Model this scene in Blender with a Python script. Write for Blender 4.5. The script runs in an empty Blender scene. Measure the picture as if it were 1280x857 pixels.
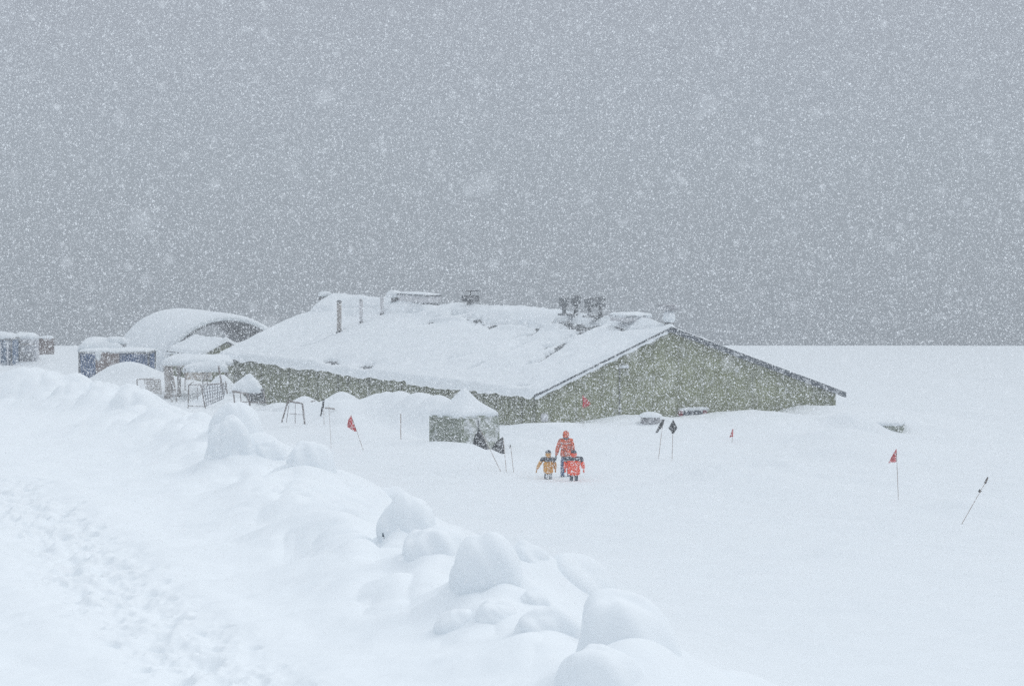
import bpy, math, random
import numpy as np
R = math.radians
random.seed(7)
rng = np.random.default_rng(11)
S = bpy.context.scene
COL = S.collection

# ------------------------------------------------------------------ camera
CAM_Z = 11.0
FPX = 4000.0            # focal length in pixels of the 1280 px wide photograph
CX, CY, HOR = 640.0, 428.5, 244.0
PITCH = math.atan((CY - HOR) / FPX)
cd = bpy.data.cameras.new('camera'); cam = bpy.data.objects.new('camera', cd); COL.objects.link(cam)
cam.location = (0, 0, CAM_Z)
cam.rotation_euler = (math.pi / 2 - PITCH, 0, 0)
cd.sensor_width = 36; cd.lens = FPX / 1280 * 36
cd.clip_start = 0.3; cd.clip_end = 6000
cd.dof.use_dof = True; cd.dof.focus_distance = 118; cd.dof.aperture_fstop = 8.0
S.camera = cam

# ------------------------------------------------------------------ world: overcast sky over a Nishita base
SUN_EL, SUN_AZ = R(42), R(65)     # azimuth clockwise from +Y (view direction): light from the right, slightly behind the subject
W = bpy.data.worlds.new("World"); S.world = W; W.use_nodes = True
nt = W.node_tree; nt.nodes.clear()
out = nt.nodes.new('ShaderNodeOutputWorld'); bg = nt.nodes.new('ShaderNodeBackground')
sky = nt.nodes.new('ShaderNodeTexSky'); sky.sky_type = 'NISHITA'; sky.sun_disc = False
sky.sun_elevation = SUN_EL; sky.sun_rotation = SUN_AZ; sky.air_density = 1.0; sky.dust_density = 6.0
tc = nt.nodes.new('ShaderNodeTexCoord'); sep = nt.nodes.new('ShaderNodeSeparateXYZ')
ramp = nt.nodes.new('ShaderNodeValToRGB')
e = ramp.color_ramp.elements
SKYH = (0.345, 0.388, 0.445)
e[0].position = 0.0; e[0].color = (*SKYH, 1)
e[1].position = 1.0; e[1].color = (1.0, 1.06, 1.13, 1)
k = e.new(0.10); k.color = (0.362, 0.391, 0.45, 1)
k = e.new(0.35); k.color = (0.66, 0.72, 0.79, 1)
mul = nt.nodes.new('ShaderNodeVectorMath'); mul.operation = 'SCALE'; mul.inputs['Scale'].default_value = 10.0
mix = nt.nodes.new('ShaderNodeMix'); mix.data_type = 'RGBA'; mix.inputs['Factor'].default_value = 0.97
nt.links.new(tc.outputs['Generated'], sep.inputs[0]); nt.links.new(sep.outputs['Z'], ramp.inputs[0])
nt.links.new(ramp.outputs[0], mul.inputs[0])
nt.links.new(sky.outputs[0], mix.inputs['A']); nt.links.new(mul.outputs[0], mix.inputs['B'])
nt.links.new(mix.outputs['Result'], bg.inputs[0]); bg.inputs[1].default_value = 0.1
nt.links.new(bg.outputs[0], out.inputs[0])
sd = bpy.data.lights.new('sun', 'SUN'); sd.energy = 0.6; sd.angle = R(40); sd.color = (1.0, 0.98, 0.95)
sun = bpy.data.objects.new('sun', sd); COL.objects.link(sun)
sun.rotation_euler = (math.pi / 2 - SUN_EL, 0, -SUN_AZ + math.pi)
sun.location = (0, 0, 60)
S.view_settings.view_transform = 'Standard'; S.view_settings.look = 'None'
S.view_settings.exposure = 0.15; S.view_settings.gamma = 1.0; S.view_settings.use_curve_mapping = False
S.cycles.use_denoising = False
S.cycles.max_bounces = 5; S.cycles.diffuse_bounces = 4; S.cycles.glossy_bounces = 2
S.cycles.volume_bounces = 0; S.cycles.use_adaptive_sampling = False
S.cycles.caustics_reflective = False; S.cycles.caustics_refractive = False

# ------------------------------------------------------------------ pixel -> point at depth
FW = np.array([0, math.cos(PITCH), -math.sin(PITCH)]); UP = np.array([0, math.sin(PITCH), math.cos(PITCH)])
def ray(px, py):
    d = FW + (px - CX) / FPX * np.array([1, 0, 0]) - (py - CY) / FPX * UP
    return d / d[1]
def P(px, py, d): return np.array([0, 0, CAM_Z]) + ray(px, py) * d

# ------------------------------------------------------------------ noise
def _h(ix, iy, seed):
    n = (ix.astype(np.int64) * 374761393 + iy.astype(np.int64) * 668265263 + seed * 1442695041) & 0x7fffffff
    n = ((n ^ (n >> 13)) * 1274126177) & 0x7fffffff
    n = (n ^ (n >> 16)) & 0x7fffffff
    return n / 0x7fffffff
def vnoise(x, y, seed=0):
    ix = np.floor(x); iy = np.floor(y); fx = x - ix; fy = y - iy
    fx = fx * fx * fx * (fx * (fx * 6 - 15) + 10); fy = fy * fy * fy * (fy * (fy * 6 - 15) + 10)
    a = _h(ix, iy, seed); b = _h(ix + 1, iy, seed); c = _h(ix, iy + 1, seed); d = _h(ix + 1, iy + 1, seed)
    return (a + (b - a) * fx + (c - a) * fy + (a - b - c + d) * fx * fy) * 2 - 1
def fbm(x, y, seed=0, oct=3):
    s = 0; a = 1
    for i in range(oct):
        s = s + a * vnoise(x, y, seed + i * 17); x = x * 2.03 + 5.1; y = y * 2.03 + 1.7; a *= 0.5
    return s
def sstep(a, b, x):
    t = np.clip((x - a) / (b - a), 0, 1); return t * t * (3 - 2 * t)
def seg_dist(x, y, pts):
    """signed distance to a polyline (positive on its left) and the arc parameter of the nearest point"""
    best = np.full(np.shape(x), 1e9); sg = np.ones(np.shape(x)); par = np.zeros(np.shape(x)); acc = 0
    for (x0, y0), (x1, y1) in zip(pts[:-1], pts[1:]):
        dx, dy = x1 - x0, y1 - y0; L = math.hypot(dx, dy)
        t = np.clip(((x - x0) * dx + (y - y0) * dy) / L ** 2, 0, 1)
        qx, qy = x - x0 - t * dx, y - y0 - t * dy; d = np.hypot(qx, qy)
        m = d < best - 1e-9
        best = np.where(m, d, best); sg = np.where(m, np.sign(dx * qy - dy * qx + 1e-12), sg)
        par = np.where(m, acc + t * L, par); acc += L
    return best * sg, par

# ------------------------------------------------------------------ terrain height
BER = [(840, 857), (720, 790), (600, 735), (500, 690), (420, 622), (350, 572), (270, 535), (180, 501), (80, 481), (0, 473), (-150, 467)]
CREST = [(30, -40), (6, 8), (3.2, 20), (1.95, 29)]
for px, py in BER:
    d = 4.8 / ((py - HOR) / FPX); CREST.append(((px - CX) / FPX * d, d))
CREST += [(-45, 95), (-90, 100), (-300, 110)]
TR = [(-45, 150.0)] + [((px - CX) / FPX * d, d) for px, d in ((180, 150), (240, 145), (330, 141), (400, 137.6), (450, 131.5), (520, 126.5), (590, 122.3))] + [(-0.9, 122.0), (-0.3, 123.5), (1.2, 127), (3, 134)]
TRAIL = [(-9.5, 58), (-6.8, 48), (-4.9, 40), (-3.75, 36), (-2.6, 32), (-1.6, 28), (0, 14), (0.5, 0)]
PRINTS = []
prr = random.Random(5)
for off in (-.45, -.1, .3, .65):
    cum = 0
    for (x0, y0), (x1, y1) in zip(TRAIL[:-2], TRAIL[1:-1]):
        L_ = math.hypot(x1 - x0, y1 - y0); n_ = int(L_ / .72); a_ = math.atan2(y1 - y0, x1 - x0)
        for i_ in range(n_):
            cum += 1
            u = (i_ + prr.uniform(-.25, .25)) / n_; sd_ = off + (.13 if cum % 2 else -.13) + prr.uniform(-.1, .1)
            if prr.random() < .2: continue
            PRINTS.append((x0 + (x1 - x0) * u - math.sin(a_) * sd_, y0 + (y1 - y0) * u + math.cos(a_) * sd_, a_ + prr.uniform(-.3, .3), prr.uniform(.06, .13)))
# building frame
BA = np.array([0.93, 133.0]); BL = np.array([-0.4364, 0.8998]); BW = np.array([0.8998, 0.4364])
BLEN, W_RIDGE, W_TOT = 36.95, 6.437, 15.18
Z_EL, Z_R, Z_ER = 2.72, 5.43, 2.41
def bxy(w, l): return BA + BW * w + BL * l
def cone(x, y, cx, cy, h, r, p=1.0, sx=1.0, ang=0.0):
    c, s = math.cos(ang), math.sin(ang)
    u = ((x - cx) * c + (y - cy) * s) / (r * sx); v = (-(x - cx) * s + (y - cy) * c) / r
    q = np.sqrt(u * u + v * v + 0.03)
    return h * np.exp(-q ** (1.0 + p))
HUMPS = []
for px, py, wp, hp in ((30, 473, 82, 15), (84, 482, 40, 9), (116, 481, 40, 11), (150, 487, 30, 6), (172, 493, 62, 13), (-40, 470, 60, 12), (205, 506, 40, 8)):
    d_ = 4.6 / ((py - HOR) / FPX); HUMPS.append(((px - CX) / FPX * d_, d_, hp * d_ / FPX * 1.0, wp / 2 * d_ / FPX * 1.15))
SKIRTS = []      # added once the boulders are placed
MOUNDS = []
for px, py, d, r, p, sx in [  # snow peaks drifted against the long wall
        (350, 492, 148.5, 2.0, .3, 1.0), (381, 485, 146.5, 1.7, .2, 1.0), (427, 484, 143.5, 1.9, .3, 1.0), (405, 507, 143, 2.0, .6, 1.0),
        (474, 484, 138.5, 2.0, .5, 1.0), (500, 484, 137, 2.0, .8, 1.0), (527, 486, 135, 2.0, .9, 1.0), (547, 494, 133, 1.7, .9, 1.0), (455, 507, 139, 2.4, .7, 1.0),
        (283, 492, 153, 1.5, .6, 1.0), (277, 464, 157, 1.1, .8, 1.0), (250, 497, 157, 2.5, .6, 1.0),
        (78, 431, 195, 2.6, 1.2, 1.4), (30, 462, 184, 1.6, 1, 1.3), (163, 459, 169, 1.7, 1.3, 1.25), (1066, 531.5, 133.2, .85, 1.3, 1.5), (200, 475, 168, 2.2, 1, 1.0), (-60, 440, 195, 6, 1, 1.5)]:
    q = P(px, py, d); MOUNDS.append((q[0], q[1], q[2] - 0.72, r, p, sx))
def H(x, y, skirts=True):
    x = np.atleast_1d(np.asarray(x, float)); y = np.atleast_1d(np.asarray(y, float))
    s, par = seg_dist(x, y, CREST)
    low = 0.85 + 0.12 * fbm(x / 14, y / 14, 3, 2) + 0.05 * fbm(x / 3.1, y / 3.1, 5, 3)
    low = low + (.15 * fbm(x / 5.5 + .2 * y, y / 4.5, 11, 3) + .06 * np.abs(vnoise(x / 2.4, y / 1.3, 12))) * sstep(60, 75, y) * (1 - sstep(180, 205, y))
    fl = np.exp(-((((x - 1.8) / 2.6) ** 2 + ((y - 113.0) / 4.0) ** 2) ** 2))
    low = low * (1 - fl) + .90 * fl - .06 * np.exp(-(((x - 1.75) / .9) ** 2 + ((y - 114.0) / 1.3) ** 2))
    low = low + .13 * np.abs(vnoise(x / .75, y / 1.1, 15)) * np.exp(-(((x - 8.6) / 3.2) ** 2 + ((y - 113) / 5.0) ** 2))
    # step: bank in front of the trough where the racks stand
    t, _ = seg_dist(x, y, TR)
    inb = sstep(60, 90, y) * (1 - sstep(-2.0, 1.0, x))
    low = low + 0.34 * inb * sstep(-16, 0, -np.abs(t)) * (t < 0) + 0.34 * inb * (t >= 0) * (1 - sstep(0.1, 1.9, t)) - 0.35 * inb * (t > 0) * sstep(.3, 2.4, t) * (1 - sstep(9, 16, t)) * (1 - sstep(0, 2, x))
    # mound along the gable
    w = (x - BA[0]) * BW[0] + (y - BA[1]) * BW[1]; l = (x - BA[0]) * BL[0] + (y - BA[1]) * BL[1]
    crest = np.interp(w, [-6, -2.2, -1, 1.5, 4.5, 6, 9, 12, 13.2, 15.5, 18, 23], [0, 0.1, .60, .70, .84, .70, .80, .84, .98, .86, .55, 0]) + 0.03 * vnoise(w * 1.4, l, 8)
    prof = np.where(l < -2.5, np.exp(-((l + 2.5) / (4.2 - 1.2 * sstep(9, 13, w))) ** 2), np.exp(-((l + 2.5) / 6.0) ** 2))
    low = low + crest * prof
    mo = np.zeros(np.shape(x))
    for mx, my, mh, r, p, sx in MOUNDS:
        c_ = cone(x, y, mx, my, mh * 1.06, r, p, sx); hi_ = np.maximum(mo, c_); mo = hi_ + .25 * np.minimum(mo, c_) * np.exp(-((hi_ - np.minimum(mo, c_)) / .3) ** 2)
    low = low + mo
    # pillows in the open field
    for px, py, hh, r, sx in ((1062, 552, .55, 1.2, 1.6), (935, 605, .55, 1.8, 1.5), (905, 592, .40, 1.1, 1.2), (965, 585, .42, 1.4, 1.4), (990, 612, .35, 1.6, 1.8), (1225, 640, .62, 1.5, 1.5), (1000, 585, .2, 2.5, 1.5), (1260, 655, .2, 2.0, 1.5), (880, 640, .15, 3.0, 1.6),
                              (1092, 560, .75, 2.6, 1.2), (640, 640, .12, 2.6, 1.5), (560, 590, .12, 2.6, 1.5)):
        q = P(px, py, 9.9 / ((py - HOR) / FPX)) ; low = low + cone(x, y, q[0], q[1], hh, r, 1.0, sx)
    # the plain runs to a brink and falls away to the sea
    far = np.maximum(y - 214.5, 0) + np.maximum(np.abs(x) - 260, 0) * 0.5 + np.maximum(-y - 200, 0)
    low = low - 0.1 * sstep(150, 210, y)
    low = np.where(y > 150, low * (1 - sstep(170, 206, y) * 0.85) + 0.95 * sstep(170, 206, y) * 0.85, low)
    low = low - 26 * sstep(0, 60, far) - 0.02 * np.minimum(far, 40)
    # the high bank in the foreground
    hi = 5.85 + 0.10 * fbm(x / 7, y / 7, 21, 2) + 0.05 * fbm(x / 1.7, y / 2.3, 22, 3) + 0.012 * fbm(x / .35, y / .5, 23, 2)
    hi = hi + 0.28 * np.exp(-((s - 0.6) / 1.3) ** 2) * (1 + .5 * vnoise(x / 1.6, y / 2.2, 31))
    hi = hi + 3.6 * sstep(22, 0, y) * (y < 24) 
    hi = hi + .0 * sstep(52, 80, y) * np.exp(-((s - 1) / 3.5) ** 2)
    chunk = .8 * np.abs(vnoise(x / 1.05 + 3.3, y / 1.5, 33)) + .5 * np.abs(vnoise(x / .5, y / .7 + 9.1, 34))
    hi = hi + .34 * chunk * np.exp(-((s + .3) / 1.7) ** 2) * sstep(30, 38, y)
    for bx, by, bh, br in HUMPS: hi = hi + bh * np.clip(1 - ((x - bx) ** 2 + ((y - by) * .8) ** 2) / br ** 2, 0, 1) ** .75
    tt, tp = seg_dist(x, y, TRAIL)
    band = np.exp(-(tt / 0.75) ** 2)
    tread = 0.075 * fbm(x / .26, y / .42, 41, 3) - 0.05
    near = (np.abs(tt) < 1.7) & (y > 24)
    if near.any():
        xx, yy = x[near], y[near]; ad = np.zeros(xx.shape)
        for fx, fy, fa, fd in PRINTS:
            u = (xx - fx) * math.cos(fa) + (yy - fy) * math.sin(fa); v = -(xx - fx) * math.sin(fa) + (yy - fy) * math.cos(fa)
            q_ = (u / .19) ** 2 + (v / .10) ** 2
            ad = np.minimum(ad, -fd * .6 * np.exp(-q_ ** 1.5)) + .035 * np.exp(-((np.sqrt(q_) - 1.5) / .35) ** 2)
        hi = np.array(hi); hi[near] += ad
    hi = hi + band * tread + 0.05 * np.exp(-((np.abs(tt) - 1.1) / .4) ** 2)
    k = sstep(-13.5, 0.3, s)
    k = k ** 1.15
    z = low * (1 - k) + hi * k + 0.10 * fbm(x / 1.5, y / 1.9, 51, 3) * np.exp(-((s + 2.5) / 3.0) ** 2) * (y < 100)
    if skirts:
        for bx, by, hh, r in SKIRTS: z = z + hh * np.exp(-(((x - bx) ** 2 + (y - by) ** 2) / (r * r)) ** 1.1)
    return z
def hit(px, py, skirts=False, dmin=12, dmax=215):
    d = np.arange(dmin, dmax, 0.05); r = ray(px, py)
    z = CAM_Z + r[2] * d; g = H(r[0] * d, d, skirts)
    i = np.argmax(g >= z); i = i if g[i] >= z[i] else len(d) - 1
    return np.array([r[0] * d[i], d[i], g[i]])

# ------------------------------------------------------------------ materials
def mat(name, col, rough=0.8, snow=0.0, vary=0.15, vscale=3.0, bump=0.0, bscale=20.0, metal=0.0, stripes=None, sscale=8.0, facing_snow=0.0, spec=0.3):
    m = bpy.data.materials.new(name); m.use_nodes = True; t = m.node_tree; b = t.nodes['Principled BSDF']
    L = t.links.new
    b.inputs['Roughness'].default_value = rough; b.inputs['Metallic'].default_value = metal
    b.inputs['Specular IOR Level'].default_value = spec
    c = t.nodes.new('ShaderNodeTexCoord')
    n = t.nodes.new('ShaderNodeTexNoise'); n.inputs['Scale'].default_value = vscale; n.inputs['Detail'].default_value = 5
    L(c.outputs['Object'], n.inputs['Vector'])
    rp = t.nodes.new('ShaderNodeValToRGB'); rp.color_ramp.elements[0].position = .3; rp.color_ramp.elements[1].position = .7
    rp.color_ramp.elements[0].color = tuple(v * (1 - vary) for v in col) + (1,)
    rp.color_ramp.elements[1].color = tuple(min(1, v * (1 + vary)) for v in col) + (1,)
    L(n.outputs[0], rp.inputs[0]); cur = rp.outputs[0]
    if stripes:
        wv = t.nodes.new('ShaderNodeTexWave'); wv.bands_direction = stripes; wv.inputs['Scale'].default_value = sscale
        L(c.outputs['Object'], wv.inputs['Vector'])
        mx = t.nodes.new('ShaderNodeMix'); mx.data_type = 'RGBA'; mx.blend_type = 'MULTIPLY'; mx.inputs['Factor'].default_value = 0.35
        L(cur, mx.inputs['A']); L(wv.outputs['Color'], mx.inputs['B']); cur = mx.outputs['Result']
    if snow > 0:      # rime and blown snow sticking in patches
        n2 = t.nodes.new('ShaderNodeTexNoise'); n2.inputs['Scale'].default_value = 2.3; n2.inputs['Detail'].default_value = 12; n2.inputs['Roughness'].default_value = .72
        L(c.outputs['Object'], n2.inputs['Vector'])
        r2 = t.nodes.new('ShaderNodeValToRGB'); r2.color_ramp.elements[0].position = .66 - snow * .35; r2.color_ramp.elements[1].position = .78 - snow * .3
        L(n2.outputs[0], r2.inputs[0])
        mx = t.nodes.new('ShaderNodeMix'); mx.data_type = 'RGBA'
        L(r2.outputs[0], mx.inputs['Factor']); L(cur, mx.inputs['A']); mx.inputs['B'].default_value = (.78, .80, .82, 1); cur = mx.outputs['Result']
    L(cur, b.inputs['Base Color'])
    if bump > 0:
        n3 = t.nodes.new('ShaderNodeTexNoise'); n3.inputs['Scale'].default_value = bscale; n3.inputs['Detail'].default_value = 6
        L(c.outputs['Object'], n3.inputs['Vector'])
        bp = t.nodes.new('ShaderNodeBump'); bp.inputs['Strength'].default_value = bump; bp.inputs['Distance'].default_value = .05
        L(n3.outputs[0], bp.inputs['Height']); L(bp.outputs[0], b.inputs['Normal'])
    return m
M = {}
M['snow'] = mat('snow', (.81, .85, .88), .9, vary=.015, vscale=1.2, bump=.35, bscale=3.5, spec=.15)
M['snow2'] = mat('packed_snow', (.80, .84, .87), .9, vary=.02, vscale=2, bump=.3, bscale=6, spec=.15)
M['flake'] = mat('snowflake', (.93, .94, .95), .9, vary=.0, spec=.1)
M['green'] = mat('green_cladding', (.235, .25, .135), .7, snow=.25, vary=.2, vscale=1.5, stripes='Y', sscale=1.6)
M['green_side'] = mat('green_panel', (.25, .26, .17), .7, snow=.3, vary=.2, stripes='X', sscale=1.6)
M['roofdark'] = mat('roof_sheet', (.10, .11, .12), .6, snow=.2)
M['fascia'] = mat('fascia_board', (.06, .075, .095), .6, snow=.32)
M['steel'] = mat('frosted_steel', (.36, .33, .31), .5, snow=.05, metal=.2, vscale=8)
M['white'] = mat('white_enamel', (.58, .58, .60), .5, snow=.05)
M['darkmetal'] = mat('dark_metal', (.07, .075, .085), .5, snow=.22, vscale=8)
M['ventgrey'] = mat('vent_grey', (.15, .16, .17), .6, snow=.3, vscale=6)
M['rust'] = mat('weathered_tube', (.21, .18, .17), .7, snow=.3, vscale=12)
M['mesh'] = mat('iced_netting', (.30, .30, .32), .8, snow=.35, vscale=14)
M['tan'] = mat('tan_board', (.50, .44, .38), .8, snow=.45)
M['blue'] = mat('blue_paint', (.04, .10, .24), .6, snow=.12, vscale=2, stripes='X', sscale=2.2)
M['bluegrey'] = mat('slate_panel', (.09, .15, .25), .6, snow=.32, stripes='X', sscale=1.5)
M['pale'] = mat('pale_panel', (.55, .55, .58), .7, snow=.35)
M['brown'] = mat('brown_board', (.20, .15, .14), .8, snow=.3)
M['contgreen'] = mat('container_green', (.18, .205, .15), .6, snow=.28, vscale=3)
M['crust'] = mat('wind_crust', (.20, .225, .17), .8, snow=.62, vscale=3)
M['red'] = mat('red_cloth', (.55, .025, .03), .8, vary=.25, vscale=9)
M['black'] = mat('black_cloth', (.012, .013, .018), .8, vary=.2)
M['bamboo'] = mat('bamboo', (.30, .22, .17), .7, vary=.3, vscale=20)
M['glass'] = mat('window_glass', (.06, .08, .12), .15, snow=.2, spec=.5)
M['redframe'] = mat('red_frame', (.33, .05, .07), .6, snow=.2)
M['rock'] = mat('dark_rock', (.10, .13, .16), .8, vary=.3, vscale=4, snow=.25)
M['camo'] = mat('orange_jacket_cloth', (.74, .10, .03), .8, vary=.7, vscale=11)
M['orange'] = mat('bright_orange_cloth', (.95, .085, .02), .8, vary=.15, vscale=9)
M['ochre'] = mat('ochre_cloth', (.62, .29, .04), .8, vary=.25, vscale=9)
M['navy'] = mat('navy_cloth', (.018, .024, .045), .8, vary=.3, vscale=9)
M['jeans'] = mat('blue_trousers', (.055, .10, .20), .8, vary=.35, vscale=12)
M['skin'] = mat('skin', (.45, .26, .20), .5, vary=.05)
M['hair'] = mat('hair', (.03, .02, .015), .7)
M['sea'] = mat('sea_water', (.12, .14, .16), .35, vary=.1, vscale=.05, bump=.4, bscale=.4)

# ------------------------------------------------------------------ mesh helpers
def mesh_obj(name, verts, faces, m, parent=None, smooth=False):
    me = bpy.data.meshes.new(name); me.from_pydata([tuple(map(float, v)) for v in verts], [], faces); me.update()
    if smooth: me.polygons.foreach_set('use_smooth', [True] * len(me.polygons))
    me.materials.append(m)
    o = bpy.data.objects.new(name, me); COL.objects.link(o)
    if parent: o.parent = parent
    return o
def grid_mesh(name, X, Y, Z, m, parent=None, wrap=False):
    r, c = X.shape
    v = np.stack([X, Y, Z], -1).reshape(-1, 3).astype(np.float32)
    i = np.arange(r * c).reshape(r, c)
    if wrap: i = np.concatenate([i, i[:, :1]], 1)
    f = np.stack([i[:-1, :-1], i[:-1, 1:], i[1:, 1:], i[1:, :-1]], -1).reshape(-1, 4).astype(np.int32)
    me = bpy.data.meshes.new(name); me.vertices.add(len(v)); me.vertices.foreach_set('co', v.ravel())
    me.loops.add(f.size); me.loops.foreach_set('vertex_index', f.ravel())
    me.polygons.add(len(f)); me.polygons.foreach_set('loop_start', np.arange(0, f.size, 4, dtype=np.int32))
    me.polygons.foreach_set('loop_total', np.full(len(f), 4, np.int32))
    me.update(calc_edges=True); me.polygons.foreach_set('use_smooth', np.ones(len(f), bool)); me.materials.append(m)
    o = bpy.data.objects.new(name, me); COL.objects.link(o)
    if parent: o.parent = parent
    return o
class MB:
    def __init__(s): s.v = []; s.f = []
    def add(s, v, f):
        n = len(s.v); s.v += [tuple(map(float, q)) for q in v]; s.f += [tuple(n + i for i in q) for q in f]; return s
    def box(s, c, size, rz=0, bevel=0.0):
        x, y, z = [q / 2 for q in size]; ca, sa = math.cos(rz), math.sin(rz); b = min(bevel, x * .9, y * .9, z * .9)
        if b <= 0:
            p = [(sx * x, sy * y, sz * z) for sx in (-1, 1) for sy in (-1, 1) for sz in (-1, 1)]
            f = [(0, 1, 3, 2), (4, 6, 7, 5), (0, 4, 5, 1), (2, 3, 7, 6), (0, 2, 6, 4), (1, 5, 7, 3)]
        else:
            p = []; 
            rings = [(-z, b), (-z + b, 0), (z - b, 0), (z, b)]
            for zz, k in rings:
                X, Y = x - k, y - k
                p += [(-X + b, -Y, zz), (X - b, -Y, zz), (X, -Y + b, zz), (X, Y - b, zz), (X - b, Y, zz), (-X + b, Y, zz), (-X, Y - b, zz), (-X, -Y + b, zz)]
            f = [tuple(range(7, -1, -1)), tuple(range(24, 32))]
            for r_ in range(3):
                for j in range(8): f.append((r_ * 8 + j, r_ * 8 + (j + 1) % 8, r_ * 8 + 8 + (j + 1) % 8, r_ * 8 + 8 + j))
        return s.add([(c[0] + a * ca - q * sa, c[1] + a * sa + q * ca, c[2] + w) for a, q, w in p], f)
    def tube(s, pts, rad, n=8, caps=True):
        pts = [np.array(p, float) for p in pts]; rad = [rad] * len(pts) if np.isscalar(rad) else rad
        V = []; F = []
        prev = None
        for i, p in enumerate(pts):
            t = pts[min(i + 1, len(pts) - 1)] - pts[max(i - 1, 0)]; t = t / (np.linalg.norm(t) + 1e-9)
            a = np.array([0, 0, 1.]) if abs(t[2]) < .9 else np.array([1., 0, 0])
            if prev is not None: a = prev
            u = a - t * np.dot(a, t); u /= np.linalg.norm(u); w = np.cross(t, u); prev = u
            for k in range(n):
                g = 2 * math.pi * k / n; V.append(p + (u * math.cos(g) + w * math.sin(g)) * rad[i])
        for i in range(len(pts) - 1):
            for k in range(n): F.append((i * n + k, i * n + (k + 1) % n, (i + 1) * n + (k + 1) % n, (i + 1) * n + k))
        if caps: F.append(tuple(range(n - 1, -1, -1))); F.append(tuple(range((len(pts) - 1) * n, len(pts) * n)))
        return s.add(V, F)
    def build(s, name, m, parent=None, smooth=False): return mesh_obj(name, s.v, s.f, m, parent, smooth)
def root(name, loc, label, cat, group=None, rz=0.0):
    o = bpy.data.objects.new(name, None); COL.objects.link(o); o.location = [float(v) for v in loc]; o.rotation_euler = (0, 0, rz)
    o.empty_display_size = .2
    return tag(o, label, cat, group)
def tag(o, label=None, cat=None, group=None, kind=None):
    if label: o['label'] = label
    if cat: o['category'] = cat
    if group: o['group'] = group
    if kind: o['kind'] = kind
    return o
def snow_cap(name, poly_w, poly_d, h, m, parent, loc=(0, 0, 0), rz=0.0, seed=1, peak=0.0, sag=0.06, n=26, px=0.0, pw=.45):
    """a heap of snow with a rounded rim on a w x d rectangle, centred on loc, optional sharp peak"""
    u = np.linspace(-1, 1, n); U, V = np.meshgrid(u, u)
    e = np.maximum(np.abs(U), np.abs(V)); edge = np.sqrt(np.clip(1 - e ** 4, 0, 1))
    x = U * poly_w / 2 * (1 + .03 * vnoise(U * 3, V * 3, seed)); y = V * poly_d / 2 * (1 + .03 * vnoise(U * 3, V * 3, seed + 5))
    z = edge * h * (1 + .22 * fbm(U * 1.9, V * 1.9, seed, 3)) + peak * np.exp(-((np.hypot(U - px, V) / pw) ** 1.3)) * edge - sag * (e > .98)
    ca, sa = math.cos(rz), math.sin(rz)
    X = loc[0] + x * ca - y * sa; Y = loc[1] + x * sa + y * ca; Z = loc[2] + z
    o = grid_mesh(name, X, Y, Z, m, parent)
    # closed underside
    me = o.data; import bmesh
    bm = bmesh.new(); bm.from_mesh(me); be = [e_ for e_ in bm.edges if e_.is_boundary]
    try: bmesh.ops.contextual_create(bm, geom=be)
    except Exception: pass
    bm.to_mesh(me); bm.free()
    return o

# ------------------------------------------------------------------ boulders in the bank (positions first, the ground swells around them)
BOULD = [  # px, base py, width px, height px, label
    (493, 634, 46, 26, 'small round snow-capped boulder farthest up the slope of the boulder row below the container'),
    (507, 683, 70, 50, 'snow-capped boulder with a dark bluish hollow under its left edge'),
    (541, 716, 82, 58, 'tall snow-capped boulder between the hollowed one and the round dome'),
    (606, 748, 90, 66, 'round dome-shaped snow boulder standing free in the middle of the boulder row'),
    (657, 724, 62, 46, 'pale snow-covered boulder right behind the free-standing dome'),
    (718, 752, 98, 56, 'wide faint snow hump behind the row, left above the biggest boulder'),
    (622, 776, 52, 26, 'low snow pillow directly below the free-standing dome'),
    (574, 788, 60, 28, 'small snow pillow lowest on the left of the boulder row'),
    (684, 800, 84, 42, 'medium snow hump left of the biggest boulder'),
    (784, 872, 136, 130, 'biggest snow-covered boulder at the lower edge of the picture'),
    (752, 905, 128, 98, 'snow-covered boulder in front of the biggest one, cut by the picture edge'),
    (668, 762, 42, 24, 'little snow knob between the dome and the wide hump'),
    (287, 592, 58, 56, 'leaning snow-covered boulder with a dark crack beside it, left of the leftmost black flag'),
    (299, 560, 60, 56, 'high snow knob on top of the cracked boulder group'),
    (338, 584, 46, 36, 'small snow boulder with a curved hollow, right of the cracked boulder'),
    (388, 604, 62, 56, 'big smooth snow boulder at the right end of the cracked group'),
]
BP = []
for px, py, wp, hp, lab in BOULD:
    q = hit(px, py - hp * 0.15)
    s = q[1] / FPX
    BP.append((q, wp * s / 2, hp * s, lab))
for q, r, h, _ in BP:
    SKIRTS.append((q[0] - r * .1, q[1] - r * 1.1, h * .16, r * 1.1))
    SKIRTS.append((q[0] + r * .40, q[1] + r * .5, h * .46, r * 1.4))
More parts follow.
